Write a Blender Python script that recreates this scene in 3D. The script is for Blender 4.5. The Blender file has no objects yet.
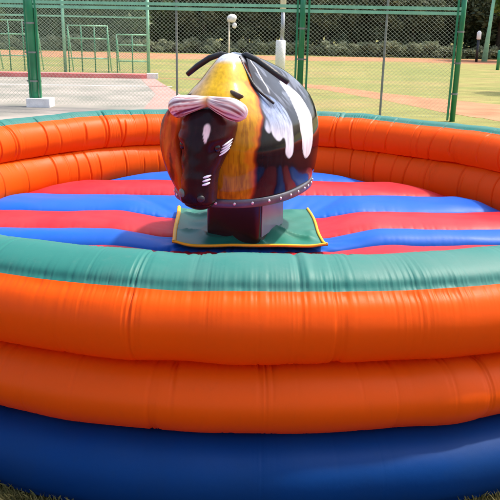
import bpy, math, random
import numpy as np
from mathutils import Vector, Matrix

random.seed(7)
rng = np.random.default_rng(11)
scene = bpy.context.scene
col = scene.collection
RAD = math.radians

# ---------------------------------------------------------------- camera
CAM_H, PITCH, ROLL, FPX = 1.7, RAD(17.1), RAD(1.2), 715.0
cam_d = bpy.data.cameras.new('camera')
cam = bpy.data.objects.new('camera', cam_d)
col.objects.link(cam)
cam_d.sensor_width = 36.0
cam_d.lens = 36.0 * FPX / 500.0
cam_d.clip_start, cam_d.clip_end = 0.05, 2000.0
F = Vector((0, math.cos(PITCH), -math.sin(PITCH)))
U0 = Vector((0, math.sin(PITCH), math.cos(PITCH)))
R0 = Vector((1, 0, 0))
Rv = R0 * math.cos(ROLL) + U0 * math.sin(ROLL)
Uv = U0 * math.cos(ROLL) - R0 * math.sin(ROLL)
M = Matrix((Rv, Uv, -F)).transposed().to_4x4()
M.translation = Vector((0, 0, CAM_H))
cam.matrix_world = M
scene.camera = cam

# ---------------------------------------------------------------- sky and sun
SUN_EL, SUN_AZ = RAD(60), RAD(25)      # azimuth from +X (right) towards +Y (away)
world = bpy.data.worlds.new('World')
scene.world = world
world.use_nodes = True
wn = world.node_tree.nodes
wl = world.node_tree.links
wn.clear()
sky = wn.new('ShaderNodeTexSky')
sky.sky_type = 'NISHITA'
sky.sun_disc = False
sky.sun_elevation = SUN_EL
sky.sun_rotation = math.pi / 2 - SUN_AZ
sky.air_density = 1.0
sky.dust_density = 4.5
bg = wn.new('ShaderNodeBackground')
bg.inputs['Strength'].default_value = 0.15
wo = wn.new('ShaderNodeOutputWorld')
wl.new(sky.outputs[0], bg.inputs[0])
wl.new(bg.outputs[0], wo.inputs[0])
sun_d = bpy.data.lights.new('sun', 'SUN')
sun_d.energy = 2.3
sun_d.angle = RAD(2.5)
sun_d.color = (1.0, 0.94, 0.84)
sun = bpy.data.objects.new('sun', sun_d)
col.objects.link(sun)
S = Vector((math.cos(SUN_EL) * math.cos(SUN_AZ), math.cos(SUN_EL) * math.sin(SUN_AZ), math.sin(SUN_EL)))
sun.rotation_euler = S.to_track_quat('Z', 'Y').to_euler()
sun.location = S * 60
scene.view_settings.view_transform = 'Standard'
scene.view_settings.look = 'None'
scene.view_settings.gamma = 1.0
scene.view_settings.use_curve_mapping = False
scene.view_settings.exposure = 1.25
scene.render.resolution_x = 1024
scene.render.resolution_y = 1024


# ---------------------------------------------------------------- helpers
def mesh_obj(name, verts, faces, mat=None, parent=None, smooth=False, link=True):
    me = bpy.data.meshes.new(name)
    if isinstance(faces, np.ndarray):
        v = np.asarray(verts, dtype=np.float32)
        nf, k = faces.shape
        me.vertices.add(len(v))
        me.vertices.foreach_set('co', v.ravel())
        me.loops.add(nf * k)
        me.loops.foreach_set('vertex_index', faces.astype(np.int32).ravel())
        me.polygons.add(nf)
        me.polygons.foreach_set('loop_start', np.arange(0, nf * k, k, dtype=np.int32))
        me.update(calc_edges=True)
        me.validate()
    else:
        me.from_pydata([tuple(map(float, p)) for p in verts], [], [tuple(f) for f in faces])
        me.update()
    if smooth:
        me.polygons.foreach_set('use_smooth', np.ones(len(me.polygons), dtype=bool))
    if mat:
        me.materials.append(mat)
    o = bpy.data.objects.new(name, me)
    if link:
        col.objects.link(o)
    if parent:
        o.parent = parent
    return o


def share(name, me, parent=None, loc=(0, 0, 0), rot=(0, 0, 0), scale=(1, 1, 1)):
    o = bpy.data.objects.new(name, me)
    col.objects.link(o)
    o.parent = parent
    o.location, o.rotation_euler, o.scale = loc, rot, scale
    return o


def thing(name, label, cat, loc=(0, 0, 0), rz=0.0, group=None):
    o = bpy.data.objects.new(name, None)
    col.objects.link(o)
    o.empty_display_size = 0.1
    o.location = loc
    o.rotation_euler = (0, 0, rz)
    return tag(o, label, cat, group)


def tag(o, label=None, cat=None, group=None, kind=None):
    if label: o['label'] = label
    if cat: o['category'] = cat
    if group: o['group'] = group
    if kind: o['kind'] = kind
    return o


def grid_faces(nu, nv, wrap_u=False, wrap_v=False):
    """verts indexed [i*nv + j]"""
    iu = np.arange(nu if wrap_u else nu - 1)
    jv = np.arange(nv if wrap_v else nv - 1)
    I, J = np.meshgrid(iu, jv, indexing='ij')
    I2, J2 = (I + 1) % nu, (J + 1) % nv
    return np.stack([I * nv + J, I2 * nv + J, I2 * nv + J2, I * nv + J2], -1).reshape(-1, 4)


class MB:
    def __init__(self):
        self.v, self.f = [], []

    def box(self, c, s, rz=0.0):
        n = len(self.v)
        cx, cy, cz = c
        ca, sa = math.cos(rz), math.sin(rz)
        for dz in (-.5, .5):
            for dx, dy in ((-.5, -.5), (.5, -.5), (.5, .5), (-.5, .5)):
                x, y = dx * s[0], dy * s[1]
                self.v.append((cx + x * ca - y * sa, cy + x * sa + y * ca, cz + dz * s[2]))
        for q in ((3, 2, 1, 0), (4, 5, 6, 7), (0, 1, 5, 4), (1, 2, 6, 5), (2, 3, 7, 6), (3, 0, 4, 7)):
            self.f.append(tuple(n + i for i in q))
        return self

    def tube(self, pts, r, n=8, cap=True):
        pts = [Vector(p) for p in pts]
        rs = r if isinstance(r, (list, tuple)) else [r] * len(pts)
        base = len(self.v)
        prev = None
        for i, p in enumerate(pts):
            d = (pts[min(i + 1, len(pts) - 1)] - pts[max(i - 1, 0)]).normalized()
            if prev is None:
                a = d.cross(Vector((0, 0, 1)) if abs(d.z) < .9 else Vector((1, 0, 0))).normalized()
            else:
                a = (prev - d * prev.dot(d)).normalized()
            prev = a
            b = d.cross(a)
            for k in range(n):
                t = 2 * math.pi * k / n
                self.v.append(tuple(p + (a * math.cos(t) + b * math.sin(t)) * rs[i]))
        for i in range(len(pts) - 1):
            for k in range(n):
                k2 = (k + 1) % n
                self.f.append((base + i * n + k, base + i * n + k2, base + (i + 1) * n + k2, base + (i + 1) * n + k))
        if cap:
            self.f.append(tuple(base + k for k in range(n))[::-1])
            self.f.append(tuple(base + (len(pts) - 1) * n + k for k in range(n)))
        return self

    def build(self, name, mat, parent=None, smooth=False):
        return mesh_obj(name, self.v, self.f, mat, parent, smooth)


def interp(v, xs, ys):
    xs = np.array(xs, float); ys = np.array(ys, float)
    h = np.diff(xs); d = np.diff(ys) / h
    m = np.zeros(len(xs)); m[0] = d[0]; m[-1] = d[-1]
    for i in range(1, len(xs) - 1):
        m[i] = 0 if d[i - 1] * d[i] <= 0 else 2 * d[i - 1] * d[i] / (d[i - 1] + d[i])
    v = np.clip(v, xs[0], xs[-1])
    i = np.clip(np.searchsorted(xs, v, side='right') - 1, 0, len(xs) - 2)
    t = (v - xs[i]) / h[i]
    return ((2*t**3 - 3*t**2 + 1) * ys[i] + (t**3 - 2*t**2 + t) * h[i] * m[i]
            + (-2*t**3 + 3*t**2) * ys[i + 1] + (t**3 - t**2) * h[i] * m[i + 1])


def sstep(a, b, x):
    t = np.clip((x - a) / (b - a), 0, 1)
    return t * t * (3 - 2 * t)


def fnoise(x, y, seed, freqs=(1, 2.1, 4.3), amps=(1, .5, .25)):
    """cheap smooth 2-D noise from a few random plane waves"""
    r = np.random.default_rng(seed)
    out = 0 * x
    for fq, am in zip(freqs, amps):
        for _ in range(5):
            a = r.uniform(0, 2 * math.pi); p = r.uniform(0, 2 * math.pi)
            out = out + am * np.sin(fq * r.uniform(.7, 1.3) * (x * math.cos(a) + y * math.sin(a)) * 2 * math.pi + p) / 3
    return out


# ---------------------------------------------------------------- materials
def new_mat(name):
    m = bpy.data.materials.new(name)
    m.use_nodes = True
    n = m.node_tree.nodes
    return m, n, m.node_tree.links, n['Principled BSDF']


def mat_basic(name, c, rough=.5, var=.12, scale=6.0, metallic=0.0, bump=0.0, bscale=60.0, coat=0.0, c2=None, detail=5.0, spec=None):
    m, n, l, p = new_mat(name)
    tc = n.new('ShaderNodeTexCoord')
    nz = n.new('ShaderNodeTexNoise')
    nz.inputs['Scale'].default_value = scale
    nz.inputs['Detail'].default_value = detail
    l.new(tc.outputs['Object'], nz.inputs['Vector'])
    rp = n.new('ShaderNodeValToRGB')
    c2 = c2 or c
    rp.color_ramp.elements[0].position = .3
    rp.color_ramp.elements[1].position = .7
    rp.color_ramp.elements[0].color = (*[x * (1 - var) for x in c], 1)
    rp.color_ramp.elements[1].color = (*[min(1, x * (1 + var)) for x in c2], 1)
    l.new(nz.outputs['Fac'], rp.inputs['Fac'])
    l.new(rp.outputs['Color'], p.inputs['Base Color'])
    p.inputs['Roughness'].default_value = rough
    p.inputs['Metallic'].default_value = metallic
    p.inputs['Coat Weight'].default_value = coat
    p.inputs['Coat Roughness'].default_value = .08
    if spec is not None:
        p.inputs['Specular IOR Level'].default_value = spec
    if bump:
        b2 = n.new('ShaderNodeTexNoise')
        b2.inputs['Scale'].default_value = bscale
        b2.inputs['Detail'].default_value = 4
        l.new(tc.outputs['Object'], b2.inputs['Vector'])
        bp = n.new('ShaderNodeBump')
        bp.inputs['Strength'].default_value = bump
        bp.inputs['Distance'].default_value = .02
        l.new(b2.outputs['Fac'], bp.inputs['Height'])
        l.new(bp.outputs['Normal'], p.inputs['Normal'])
    return m


def mat_vinyl(name, c, rough=.4, dirt=(.25, .2, .14), dirt_amt=.12, spec=.45, trans=0.0):
    """coated PVC cloth: slight blotches of dust, faint weave and soft dents"""
    m, n, l, p = new_mat(name)
    tc = n.new('ShaderNodeTexCoord')
    nz = n.new('ShaderNodeTexNoise'); nz.inputs['Scale'].default_value = 2.2; nz.inputs['Detail'].default_value = 7; nz.inputs['Roughness'].default_value = .65
    l.new(tc.outputs['Object'], nz.inputs['Vector'])
    mr = n.new('ShaderNodeMapRange'); mr.inputs['From Min'].default_value = .42; mr.inputs['From Max'].default_value = .8
    mr.inputs['To Min'].default_value = 0; mr.inputs['To Max'].default_value = dirt_amt * 2
    l.new(nz.outputs['Fac'], mr.inputs['Value'])
    mx = n.new('ShaderNodeMix'); mx.data_type = 'RGBA'
    mx.inputs['A'].default_value = (*c, 1); mx.inputs['B'].default_value = (*dirt, 1)
    l.new(mr.outputs['Result'], mx.inputs['Factor'])
    sc = n.new('ShaderNodeTexNoise'); sc.inputs['Scale'].default_value = 26; sc.inputs['Detail'].default_value = 8; sc.inputs['Roughness'].default_value = .75
    mp = n.new('ShaderNodeMapping'); mp.inputs['Scale'].default_value = (1, 1, .35)
    l.new(tc.outputs['Object'], mp.inputs['Vector']); l.new(mp.outputs[0], sc.inputs['Vector'])
    sm = n.new('ShaderNodeMapRange'); sm.inputs['From Min'].default_value = .56; sm.inputs['From Max'].default_value = .78
    sm.inputs['To Min'].default_value = 0; sm.inputs['To Max'].default_value = .38
    l.new(sc.outputs['Fac'], sm.inputs['Value'])
    m3 = n.new('ShaderNodeMix'); m3.data_type = 'RGBA'
    m3.inputs['B'].default_value = (*[.45 * a_ + .55 * b_ for a_, b_ in zip(c, dirt)], 1)
    l.new(sm.outputs['Result'], m3.inputs['Factor']); l.new(mx.outputs['Result'], m3.inputs['A'])
    l.new(m3.outputs['Result'], p.inputs['Base Color'])
    r2 = n.new('ShaderNodeMapRange'); r2.inputs['To Min'].default_value = rough - .08; r2.inputs['To Max'].default_value = rough + .14
    l.new(nz.outputs['Fac'], r2.inputs['Value'])
    l.new(r2.outputs['Result'], p.inputs['Roughness'])
    p.inputs['Specular IOR Level'].default_value = spec
    a = n.new('ShaderNodeTexNoise'); a.inputs['Scale'].default_value = 14; a.inputs['Detail'].default_value = 3
    l.new(tc.outputs['Object'], a.inputs['Vector'])
    b = n.new('ShaderNodeTexNoise'); b.inputs['Scale'].default_value = 420; b.inputs['Detail'].default_value = 2
    l.new(tc.outputs['Object'], b.inputs['Vector'])
    b1 = n.new('ShaderNodeBump'); b1.inputs['Strength'].default_value = .07; b1.inputs['Distance'].default_value = .02
    l.new(a.outputs['Fac'], b1.inputs['Height'])
    b2 = n.new('ShaderNodeBump'); b2.inputs['Strength'].default_value = .12; b2.inputs['Distance'].default_value = .002
    l.new(b.outputs['Fac'], b2.inputs['Height']); l.new(b1.outputs['Normal'], b2.inputs['Normal'])
    l.new(b2.outputs['Normal'], p.inputs['Normal'])
    if trans:        # thin coated cloth lets some light through
        tr = n.new('ShaderNodeBsdfTranslucent')
        l.new(m3.outputs['Result'], tr.inputs['Color'])
        ms = n.new('ShaderNodeMixShader'); ms.inputs[0].default_value = trans
        l.new(p.outputs[0], ms.inputs[1]); l.new(tr.outputs[0], ms.inputs[2])
        l.new(ms.outputs[0], n['Material Output'].inputs['Surface'])
    return m


ORANGE = mat_vinyl('orange_vinyl', (.92, .110, .003), .38, (.62, .09, .015), .11, .15, .33)
TEAL = mat_vinyl('teal_vinyl', (.028, .185, .155), .44, (.15, .21, .19), .2, .2, .2)
NAVY = mat_vinyl('blue_vinyl_base', (.001, .030, .135), .5, (.012, .03, .06), .16, .08)
RED = mat_vinyl('red_vinyl', (.42, .015, .025), .42, (.30, .06, .06), .22, .15)
BLUE = mat_vinyl('blue_vinyl', (.004, .088, .44), .42, (.05, .11, .30), .14, .15)
MATGREEN = mat_vinyl('green_tarpaulin', (.010, .145, .10), .42, (.06, .14, .11), .12)
MATYEL = mat_vinyl('yellow_trim', (.72, .42, .01), .45, (.5, .35, .1), .12)
FGREEN = mat_basic('green_paint', (.012, .20, .085), .32, .18, 4, coat=.3)
FGREEN_L = mat_basic('pale_green_paint', (.24, .52, .33), .45, .15, 5)
WIRE = mat_basic('green_coated_wire', (.50, .56, .42), .5, .1, 3)
WIRE_FAR = mat_basic('far_green_wire', (.26, .40, .27), .5, .1, 3)
GREYPOST = mat_basic('grey_steel', (.22, .23, .20), .45, .2, 8, metallic=.3)
CONCRETE = mat_basic('white_concrete', (.78, .74, .70), .8, .15, 9, bump=.3)
WHITE = mat_basic('white_paint', (.78, .75, .72), .5, .08, 7)
BLACK = mat_basic('black_rubber', (.012, .012, .013), .45, .2, 20, bump=.2, bscale=150)
BARK = mat_basic('bark', (.07, .05, .035), .9, .35, 9, bump=.6, bscale=25)

# ---------------------------------------------------------------- the ground
def mat_lawn():
    m, n, l, p = new_mat('dry_lawn')
    tc = n.new('ShaderNodeTexCoord')
    mp = n.new('ShaderNodeMapping'); mp.inputs['Scale'].default_value = (.35, .8, 1)
    l.new(tc.outputs['Object'], mp.inputs['Vector'])
    n1 = n.new('ShaderNodeTexNoise'); n1.inputs['Scale'].default_value = .55; n1.inputs['Detail'].default_value = 8; n1.inputs['Roughness'].default_value = .6
    l.new(mp.outputs[0], n1.inputs['Vector'])
    rp = n.new('ShaderNodeValToRGB')
    e = rp.color_ramp.elements
    e[0].position, e[0].color = .32, (.155, .185, .052, 1)
    e[1].position, e[1].color = .74, (.32, .215, .10, 1)
    k = e.new(.52); k.color = (.235, .22, .072, 1)
    l.new(n1.outputs['Fac'], rp.inputs['Fac'])
    n2 = n.new('ShaderNodeTexNoise'); n2.inputs['Scale'].default_value = 45; n2.inputs['Detail'].default_value = 6
    l.new(tc.outputs['Object'], n2.inputs['Vector'])
    mr = n.new('ShaderNodeMapRange'); mr.inputs['To Min'].default_value = .62; mr.inputs['To Max'].default_value = 1.35
    l.new(n2.outputs['Fac'], mr.inputs['Value'])
    mx = n.new('ShaderNodeMix'); mx.data_type = 'RGBA'; mx.blend_type = 'MULTIPLY'; mx.inputs['Factor'].default_value = 1
    # olive grass round the ring, darkened to cut bounce light; dry lawn further out
    sx = n.new('ShaderNodeSeparateXYZ'); l.new(tc.outputs['Object'], sx.inputs[0])
    my = n.new('ShaderNodeMapRange'); my.interpolation_type = 'SMOOTHSTEP'
    my.inputs['From Min'].default_value = 8; my.inputs['From Max'].default_value = 16
    l.new(sx.outputs['Y'], my.inputs['Value'])
    n3 = n.new('ShaderNodeTexNoise'); n3.inputs['Scale'].default_value = 2.6; n3.inputs['Detail'].default_value = 9; n3.inputs['Roughness'].default_value = .7
    l.new(mp.outputs[0], n3.inputs['Vector'])
    hs = n.new('ShaderNodeMix'); hs.data_type = 'RGBA'; hs.blend_type = 'OVERLAY'; hs.inputs['Factor'].default_value = .75
    l.new(rp.outputs[0], hs.inputs['A']); l.new(n3.outputs['Fac'], hs.inputs['B'])
    mg = n.new('ShaderNodeMix'); mg.data_type = 'RGBA'; mg.inputs['A'].default_value = (.085, .085, .03, 1)
    l.new(my.outputs[0], mg.inputs['Factor']); l.new(hs.outputs['Result'], mg.inputs['B'])
    l.new(mg.outputs['Result'], mx.inputs['A']); l.new(mr.outputs[0], mx.inputs['B'])
    l.new(mx.outputs['Result'], p.inputs['Base Color'])
    p.inputs['Roughness'].default_value = .95
    p.inputs['Specular IOR Level'].default_value = .15
    bp = n.new('ShaderNodeBump'); bp.inputs['Strength'].default_value = .7; bp.inputs['Distance'].default_value = .03
    l.new(n2.outputs['Fac'], bp.inputs['Height']); l.new(bp.outputs[0], p.inputs['Normal'])
    return m


LAWN = mat_lawn()
DIRT = mat_basic('orange_dirt', (.37, .175, .095), .95, .22, 1.2, bump=.4, bscale=30, detail=9, spec=.1)
COURT = mat_basic('worn_court', (.20, .20, .17), .85, .18, .9, bump=.15, bscale=40, c2=(.28, .245, .215), detail=9, spec=.2)
PINK = mat_basic('faded_pink_paint', (.40, .20, .17), .85, .15, 1.5, detail=8)
KERBRED = mat_basic('red_kerb_paint', (.62, .15, .14), .7, .2, 2.5, detail=8)

g = mesh_obj('ground', [(-900, -60, 0), (900, -60, 0), (900, 1500, 0), (-900, 1500, 0)], [(0, 1, 2, 3)], LAWN)
tag(g, kind='structure')


def strip(name, up, lo, z, mat):
    """sheet between two polylines, with subdivided uneven edges"""
    def sub(pl, seed):
        out = []
        r = random.Random(seed)
        for a, b in zip(pl[:-1], pl[1:]):
            for i in range(8):
                t = i / 8
                out.append((a[0] + (b[0] - a[0]) * t, a[1] + (b[1] - a[1]) * t + r.uniform(-.16, .16)))
        out.append(pl[-1])
        return out
    a, b = sub(up, 3), sub(lo, 4)
    n = len(a)
    v = [(x, y, z) for x, y in a] + [(x, y, z) for x, y in b]
    o = mesh_obj(name, v, [(n + i, n + i + 1, i + 1, i) for i in range(n - 1)], mat)
    return tag(o, kind='structure')


strip('dirt_path', [(-8, 27.4), (-1, 25.9), (1.24, 24.98), (2.51, 23.97), (3.74, 21.55), (5.11, 19.94), (6.3, 18.55), (11, 14.5), (16, 11)],
      [(-8, 27.0), (-1, 25.3), (1.2, 24.04), (2.3, 21.91), (3.38, 19.4), (4.26, 16.53), (5.13, 14.99), (8, 11.5), (12, 8)], .004, DIRT)
strip('dirt_track', [(-40, 53), (-17, 52.3), (-5, 51.9), (3.15, 51.8), (10.4, 53), (17.7, 53.3), (45, 54)],
      [(-40, 42), (-13.5, 41.5), (-4.2, 43), (2.7, 44.5), (9, 46), (14.7, 45), (45, 45)], .004, DIRT)
# the hard court on the left, its faded painted border and its raised red kerb
ct = mesh_obj('court', [(-26, 9.4, .008), (-1.3, 9.4, .008), (-1.95, 19.5, .008), (-3.58, 25.6, .008), (-26, 23.6, .008)], [(0, 1, 2, 3, 4)], COURT)
tag(ct, kind='structure')
cb = mesh_obj('court_border', [(-1.3, 9.4, .012), (-1.95, 19.5, .012), (-3.45, 25.6, .012), (-3.95, 25.56, .012), (-2.6, 19.5, .012), (-2.0, 9.4, .012)],
              [(0, 1, 4, 5), (1, 2, 3, 4)], PINK)
tag(cb, kind='structure')
cl = mesh_obj('court_line', [(-26, 20.2, .012), (-2.45, 22.1, .012), (-2.48, 22.24, .012), (-26, 20.34, .012)], [(0, 1, 2, 3)], WHITE)
tag(cl, kind='structure')
mb = MB()
ka, kb = Vector((-24, 23.95, 0)), Vector((-3.75, 25.75, 0))
kd = (kb - ka).normalized(); kang = math.atan2(kd.y, kd.x)
mb.box(((ka.x + kb.x) / 2, (ka.y + kb.y) / 2, .075), ((kb - ka).length, .55, .15), kang)
kerb = mb.build('kerb', KERBRED); tag(kerb, kind='structure')
mb = MB().box((-3.55, 25.77, .09), (.38, .36, .18), kang)
ke = mb.build('kerb_end', CONCRETE); tag(ke, kind='structure')

# ---------------------------------------------------------------- chain link fence
def chain_link(x_len, z0, z1, pitch, r):
    """woven zig-zag wires in the local xz plane; real wires with depth"""
    n = int(x_len / pitch)
    st = pitch * .86
    m = int((z1 - z0) / st)
    V, Fc = [], []
    offs = np.array([(1, 0), (-.5, .87), (-.5, -.87)]) * r
    for i in range(n):
        for hand in (0, 1):
            x0 = (i + .5) * pitch
            base = len(V)
            for k in range(m + 1):
                sx = (1 if (k + hand) % 2 == 0 else -1) * pitch / 2 * 1.02
                # alternate wires share the knot columns
                if hand == 1 and False: pass
                x = x0 + (sx if hand == 0 else sx)
                y = (.6 if hand else -.6) * r
                z = z0 + k * st
                for ox, oy in offs:
                    V.append((x + ox, y + oy, z))
            for k in range(m):
                for q in range(3):
                    q2 = (q + 1) % 3
                    a = base + k * 3
                    Fc.append((a + q, a + q2, a + 3 + q2, a + 3 + q))
    return np.array(V), np.array(Fc)


def bay(fence, A, B, r_wire, pitch, mat_wire, zmax, rail_mat, mids=(), rail_z=(2.085, 2.175), frame=True):
    A, B = Vector((*A, 0)), Vector((*B, 0))
    d = B - A; Lx = d.length; ang = math.atan2(d.y, d.x)
    def mk(mb, name, mat):
        o = mb.build(name, mat, fence)
        o.location = A; o.rotation_euler = (0, 0, ang)
        return o
    v, f = chain_link(Lx, .06, zmax, pitch, r_wire)
    o = mesh_obj('chain_link_mesh', v, f, mat_wire, fence)
    o.location = A; o.rotation_euler = (0, 0, ang); o['kind'] = 'stuff'
    for z in rail_z:
        mk(MB().box((Lx / 2, -.012, z), (Lx - .02, .05, .06)), 'rail', rail_mat)
    mk(MB().box((Lx / 2, -.012, zmax), (Lx - .02, .05, .06)), 'rail', rail_mat)
    if frame:
        for x in (.13, Lx - .10):
            mk(MB().box((x, -.014, zmax / 2), (.04, .054, zmax - .04)), 'frame_upright', FGREEN)
    for t in mids:
        mk(MB().tube([(Lx * t, -.01, 0), (Lx * t, -.01, zmax)], .024, 8), 'thin_post', GREYPOST)


P0, P1, P2 = (-4.76, 15.9), (.96, 15.15), (4.06, 14.72)
PL = (-10.4, 16.65)
fence = thing('chain_link_fence', 'green chain link court fence with round posts standing behind the inflatable ring', 'fence')
for A, B, mid in ((PL, P0, (.5,)), (P0, P1, (.55,)), (P1, P2, (.535,))):
    bay(fence, A, B, .0031, .088, WIRE, 4.1, FGREEN_L, mid)
for (x, y), r, in ((PL, .1), (P0, .094), (P1, .062), (P2, .055)):
    MB().tube([(x, y, 0), (x, y, 4.2)], r, 20).build('post', FGREEN, fence, True)
for (x, y), r in ((P0, .094), (P1, .062), (P2, .055)):
    for z in (.55, 1.15, 1.75, 2.45):
        mb = MB().tube([(x, y, z - .018), (x, y, z + .018)], r + .006, 20)
        
        if x < 3: mb.box((x + r + .03, y - .015, z), (.07, .02, .03))
        mb.box((x - r - .03, y - .015, z), (.07, .02, .03))
        mb.build('clamp', GREYPOST, fence)
mb = MB().box((P0[0] + .12, P0[1] - .05, .09), (.5, .42, .2))
mb.build('footing', CONCRETE, fence)

# far fence across the court end
ff = thing('far_fence', 'far green wire fence beyond the red kerb at the court end', 'fence')
Q = [(-24, 26.0), (-17, 26.5), (-12.2, 26.9), (-7.0, 27.35), (-3.95, 27.65)]
for A, B in zip(Q[:-1], Q[1:]):
    bay(ff, A, B, .0075, .10, WIRE_FAR, 3.4, FGREEN_L, (), rail_z=(2.05,), frame=False)
for x, y in Q:
    MB().tube([(x, y, 0), (x, y, 3.5)], .06, 12).build('post', FGREEN_L, ff, True)

# exercise bar frames standing on the grass behind the far fence
def bar_frame(x, y, w, h, n, label):
    t = thing('exercise_frame', label, 'exercise frame', (x, y, 0), RAD(4))
    for k in range(n + 1):
        xx = -w / 2 + w * k / n
        MB().tube([(xx, 0, 0), (xx, 0, h)], .026, 8).build('upright', FGREEN, t, True)
    for z in (h - .02, h * .72, h * .3):
        MB().tube([(-w / 2, 0, z), (w / 2, 0, z)], .026, 8).build('bar', FGREEN_L, t, True)
    for s in (-1, 1):
        MB().tube([(s * w / 2, 0, h - .06), (s * w / 2, .9, 0)], .026, 8).build('brace', FGREEN_L, t, True)
bar_frame(-6.4, 28.6, 1.5, 1.75, 3, 'dark green exercise bar frame left of centre behind the far fence')
bar_frame(-4.75, 28.9, 1.2, 1.45, 2, 'small green exercise bar frame nearest the end post of far fence')
bar_frame(-9.2, 28.7, 1.6, 1.9, 3, 'green exercise bar frame seen left of the thick fence post')

# floodlight pole with a white sleeve
t = thing('floodlight_pole', 'grey pole with a thick white sleeve behind the green double post', 'pole', (.99, 27.9, 0))
MB().tube([(0, 0, 0), (0, 0, 1.33), (0, 0, 1.36)], [.19, .185, .15], 20).build('sleeve', WHITE, t, True)
MB().tube([(.05, 0, 1.3), (.05, 0, 2.45)], .075, 14).build('pole', mat_basic('galvanised', (.32, .33, .36), .45, .12, 5, metallic=.4), t, True)
MB().tube([(.05, 0, 2.4), (.05, 0, 7.0)], .11, 14).build('upper_sleeve', WHITE, t, True)
# thin cream pole with a white lamp cluster
t = thing('lamp_pole', 'thin cream pole topped by white lamp heads, behind the bull', 'lamp pole', (-.9, 26.4, 0))
CREAM = mat_basic('cream_paint', (.62, .52, .36), .6, .1, 8)
MB().tube([(0, 0, 0), (0, 0, 2.0)], .032, 10).build('pole', CREAM, t, True)
def lamp_head(c, r, sq, name='lamp_head'):
    V = []; nu, nv = 16, 9
    for j in range(nv):
        ph = math.pi * j / (nv - 1)
        for i in range(nu):
            th = 2 * math.pi * i / nu
            k = 1 + .12 * math.sin(3 * th + j)
            V.append((c[0] + r * k * math.sin(ph) * math.cos(th), c[1] + r * .8 * math.sin(ph) * math.sin(th), c[2] + r * sq * math.cos(ph)))
    f = [tuple(x) for x in grid_faces(nv, nu, False, True)]
    mesh_obj(name, V, f, WHITE, t, True)
lamp_head((.10, -.02, 2.08), .17, .85); lamp_head((.19, -.04, 1.84), .08, 1.25)
MB().box((.04, 0, 1.97), (.2, .05, .05)).build('bracket', CREAM, t)

# posts far to the right
t = thing('park_light', 'short black post with a white lamp top at the right edge', 'post', (14.5, 48.3, 0))
MB().tube([(0, 0, 0), (0, 0, 1.45)], .085, 12).build('post', BLACK, t, True)
MB().tube([(0, 0, 1.4), (0, 0, 1.45), (0, 0, 1.85), (0, 0, 1.95)], [.09, .14, .14, .05], 14).build('lamp', WHITE, t, True)
t = thing('green_pole', 'tall teal green pole rising beside the short black post', 'pole', (15.3, 49.2, 0))
MB().tube([(0, 0, 0), (0.1, 0, 2.2), (.35, 0, 7.5)], [.2, .12, .09], 12).build('pole', FGREEN_L, t, True)
t = thing('green_stake', 'short green post at the right edge of the lawn', 'post', (12.45, 37.7, 0))
MB().tube([(0, 0, 0), (0, 0, .95), (0, 0, .98)], [.09, .09, .03], 12).build('post', FGREEN, t, True)

# ---------------------------------------------------------------- trees, hedge
def mat_leaf(name, c, c2):
    m, n, l, p = new_mat(name)
    g_ = n.new('ShaderNodeNewGeometry')
    rp = n.new('ShaderNodeValToRGB')
    rp.color_ramp.elements[0].color = (*c, 1); rp.color_ramp.elements[1].color = (*c2, 1)
    l.new(g_.outputs['Random Per Island'], rp.inputs['Fac'])
    l.new(rp.outputs[0], p.inputs['Base Color'])
    p.inputs['Roughness'].default_value = .55
    p.inputs['Specular IOR Level'].default_value = .3
    tr = n.new('ShaderNodeBsdfTranslucent')
    l.new(rp.outputs[0], tr.inputs['Color'])
    mix = n.new('ShaderNodeMixShader'); mix.inputs[0].default_value = .25
    l.new(p.outputs[0], mix.inputs[1]); l.new(tr.outputs[0], mix.inputs[2])
    l.new(mix.outputs[0], n['Material Output'].inputs['Surface'])
    return m


LEAF_D = mat_leaf('dark_leaves', (.045, .062, .030), (.13, .15, .07))
LEAF_M = mat_leaf('mid_leaves', (.035, .065, .02), (.10, .13, .04))
LEAF_B = mat_leaf('bright_leaves', (.08, .15, .02), (.20, .28, .05))
LEAF_H = mat_leaf('hedge_leaves', (.13, .16, .08), (.33, .35, .22))


def leaf_cloud(centers, radii, n, size, r, squash=.8):
    """leaf-shaped quads spread through clumps"""
    ci = r.integers(0, len(centers), n)
    d = r.normal(size=(n, 3)); d /= np.linalg.norm(d, axis=1)[:, None]
    rad = radii[ci] * (r.random(n) ** .45)
    p = centers[ci] + d * rad[:, None] * np.array([1, 1, squash])
    a = r.normal(size=(n, 3)); a[:, 2] *= .6; a /= np.linalg.norm(a, axis=1)[:, None]
    b = np.cross(a, r.normal(size=(n, 3))); b /= np.linalg.norm(b, axis=1)[:, None]
    s = size * r.uniform(.6, 1.3, n)[:, None]
    v = np.stack([p - a * s, p + b * s * .45 + a * s * .1, p + a * s, p - b * s * .45 + a * s * .1], 1).reshape(-1, 3)
    return v, np.arange(n * 4).reshape(-1, 4)


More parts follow.
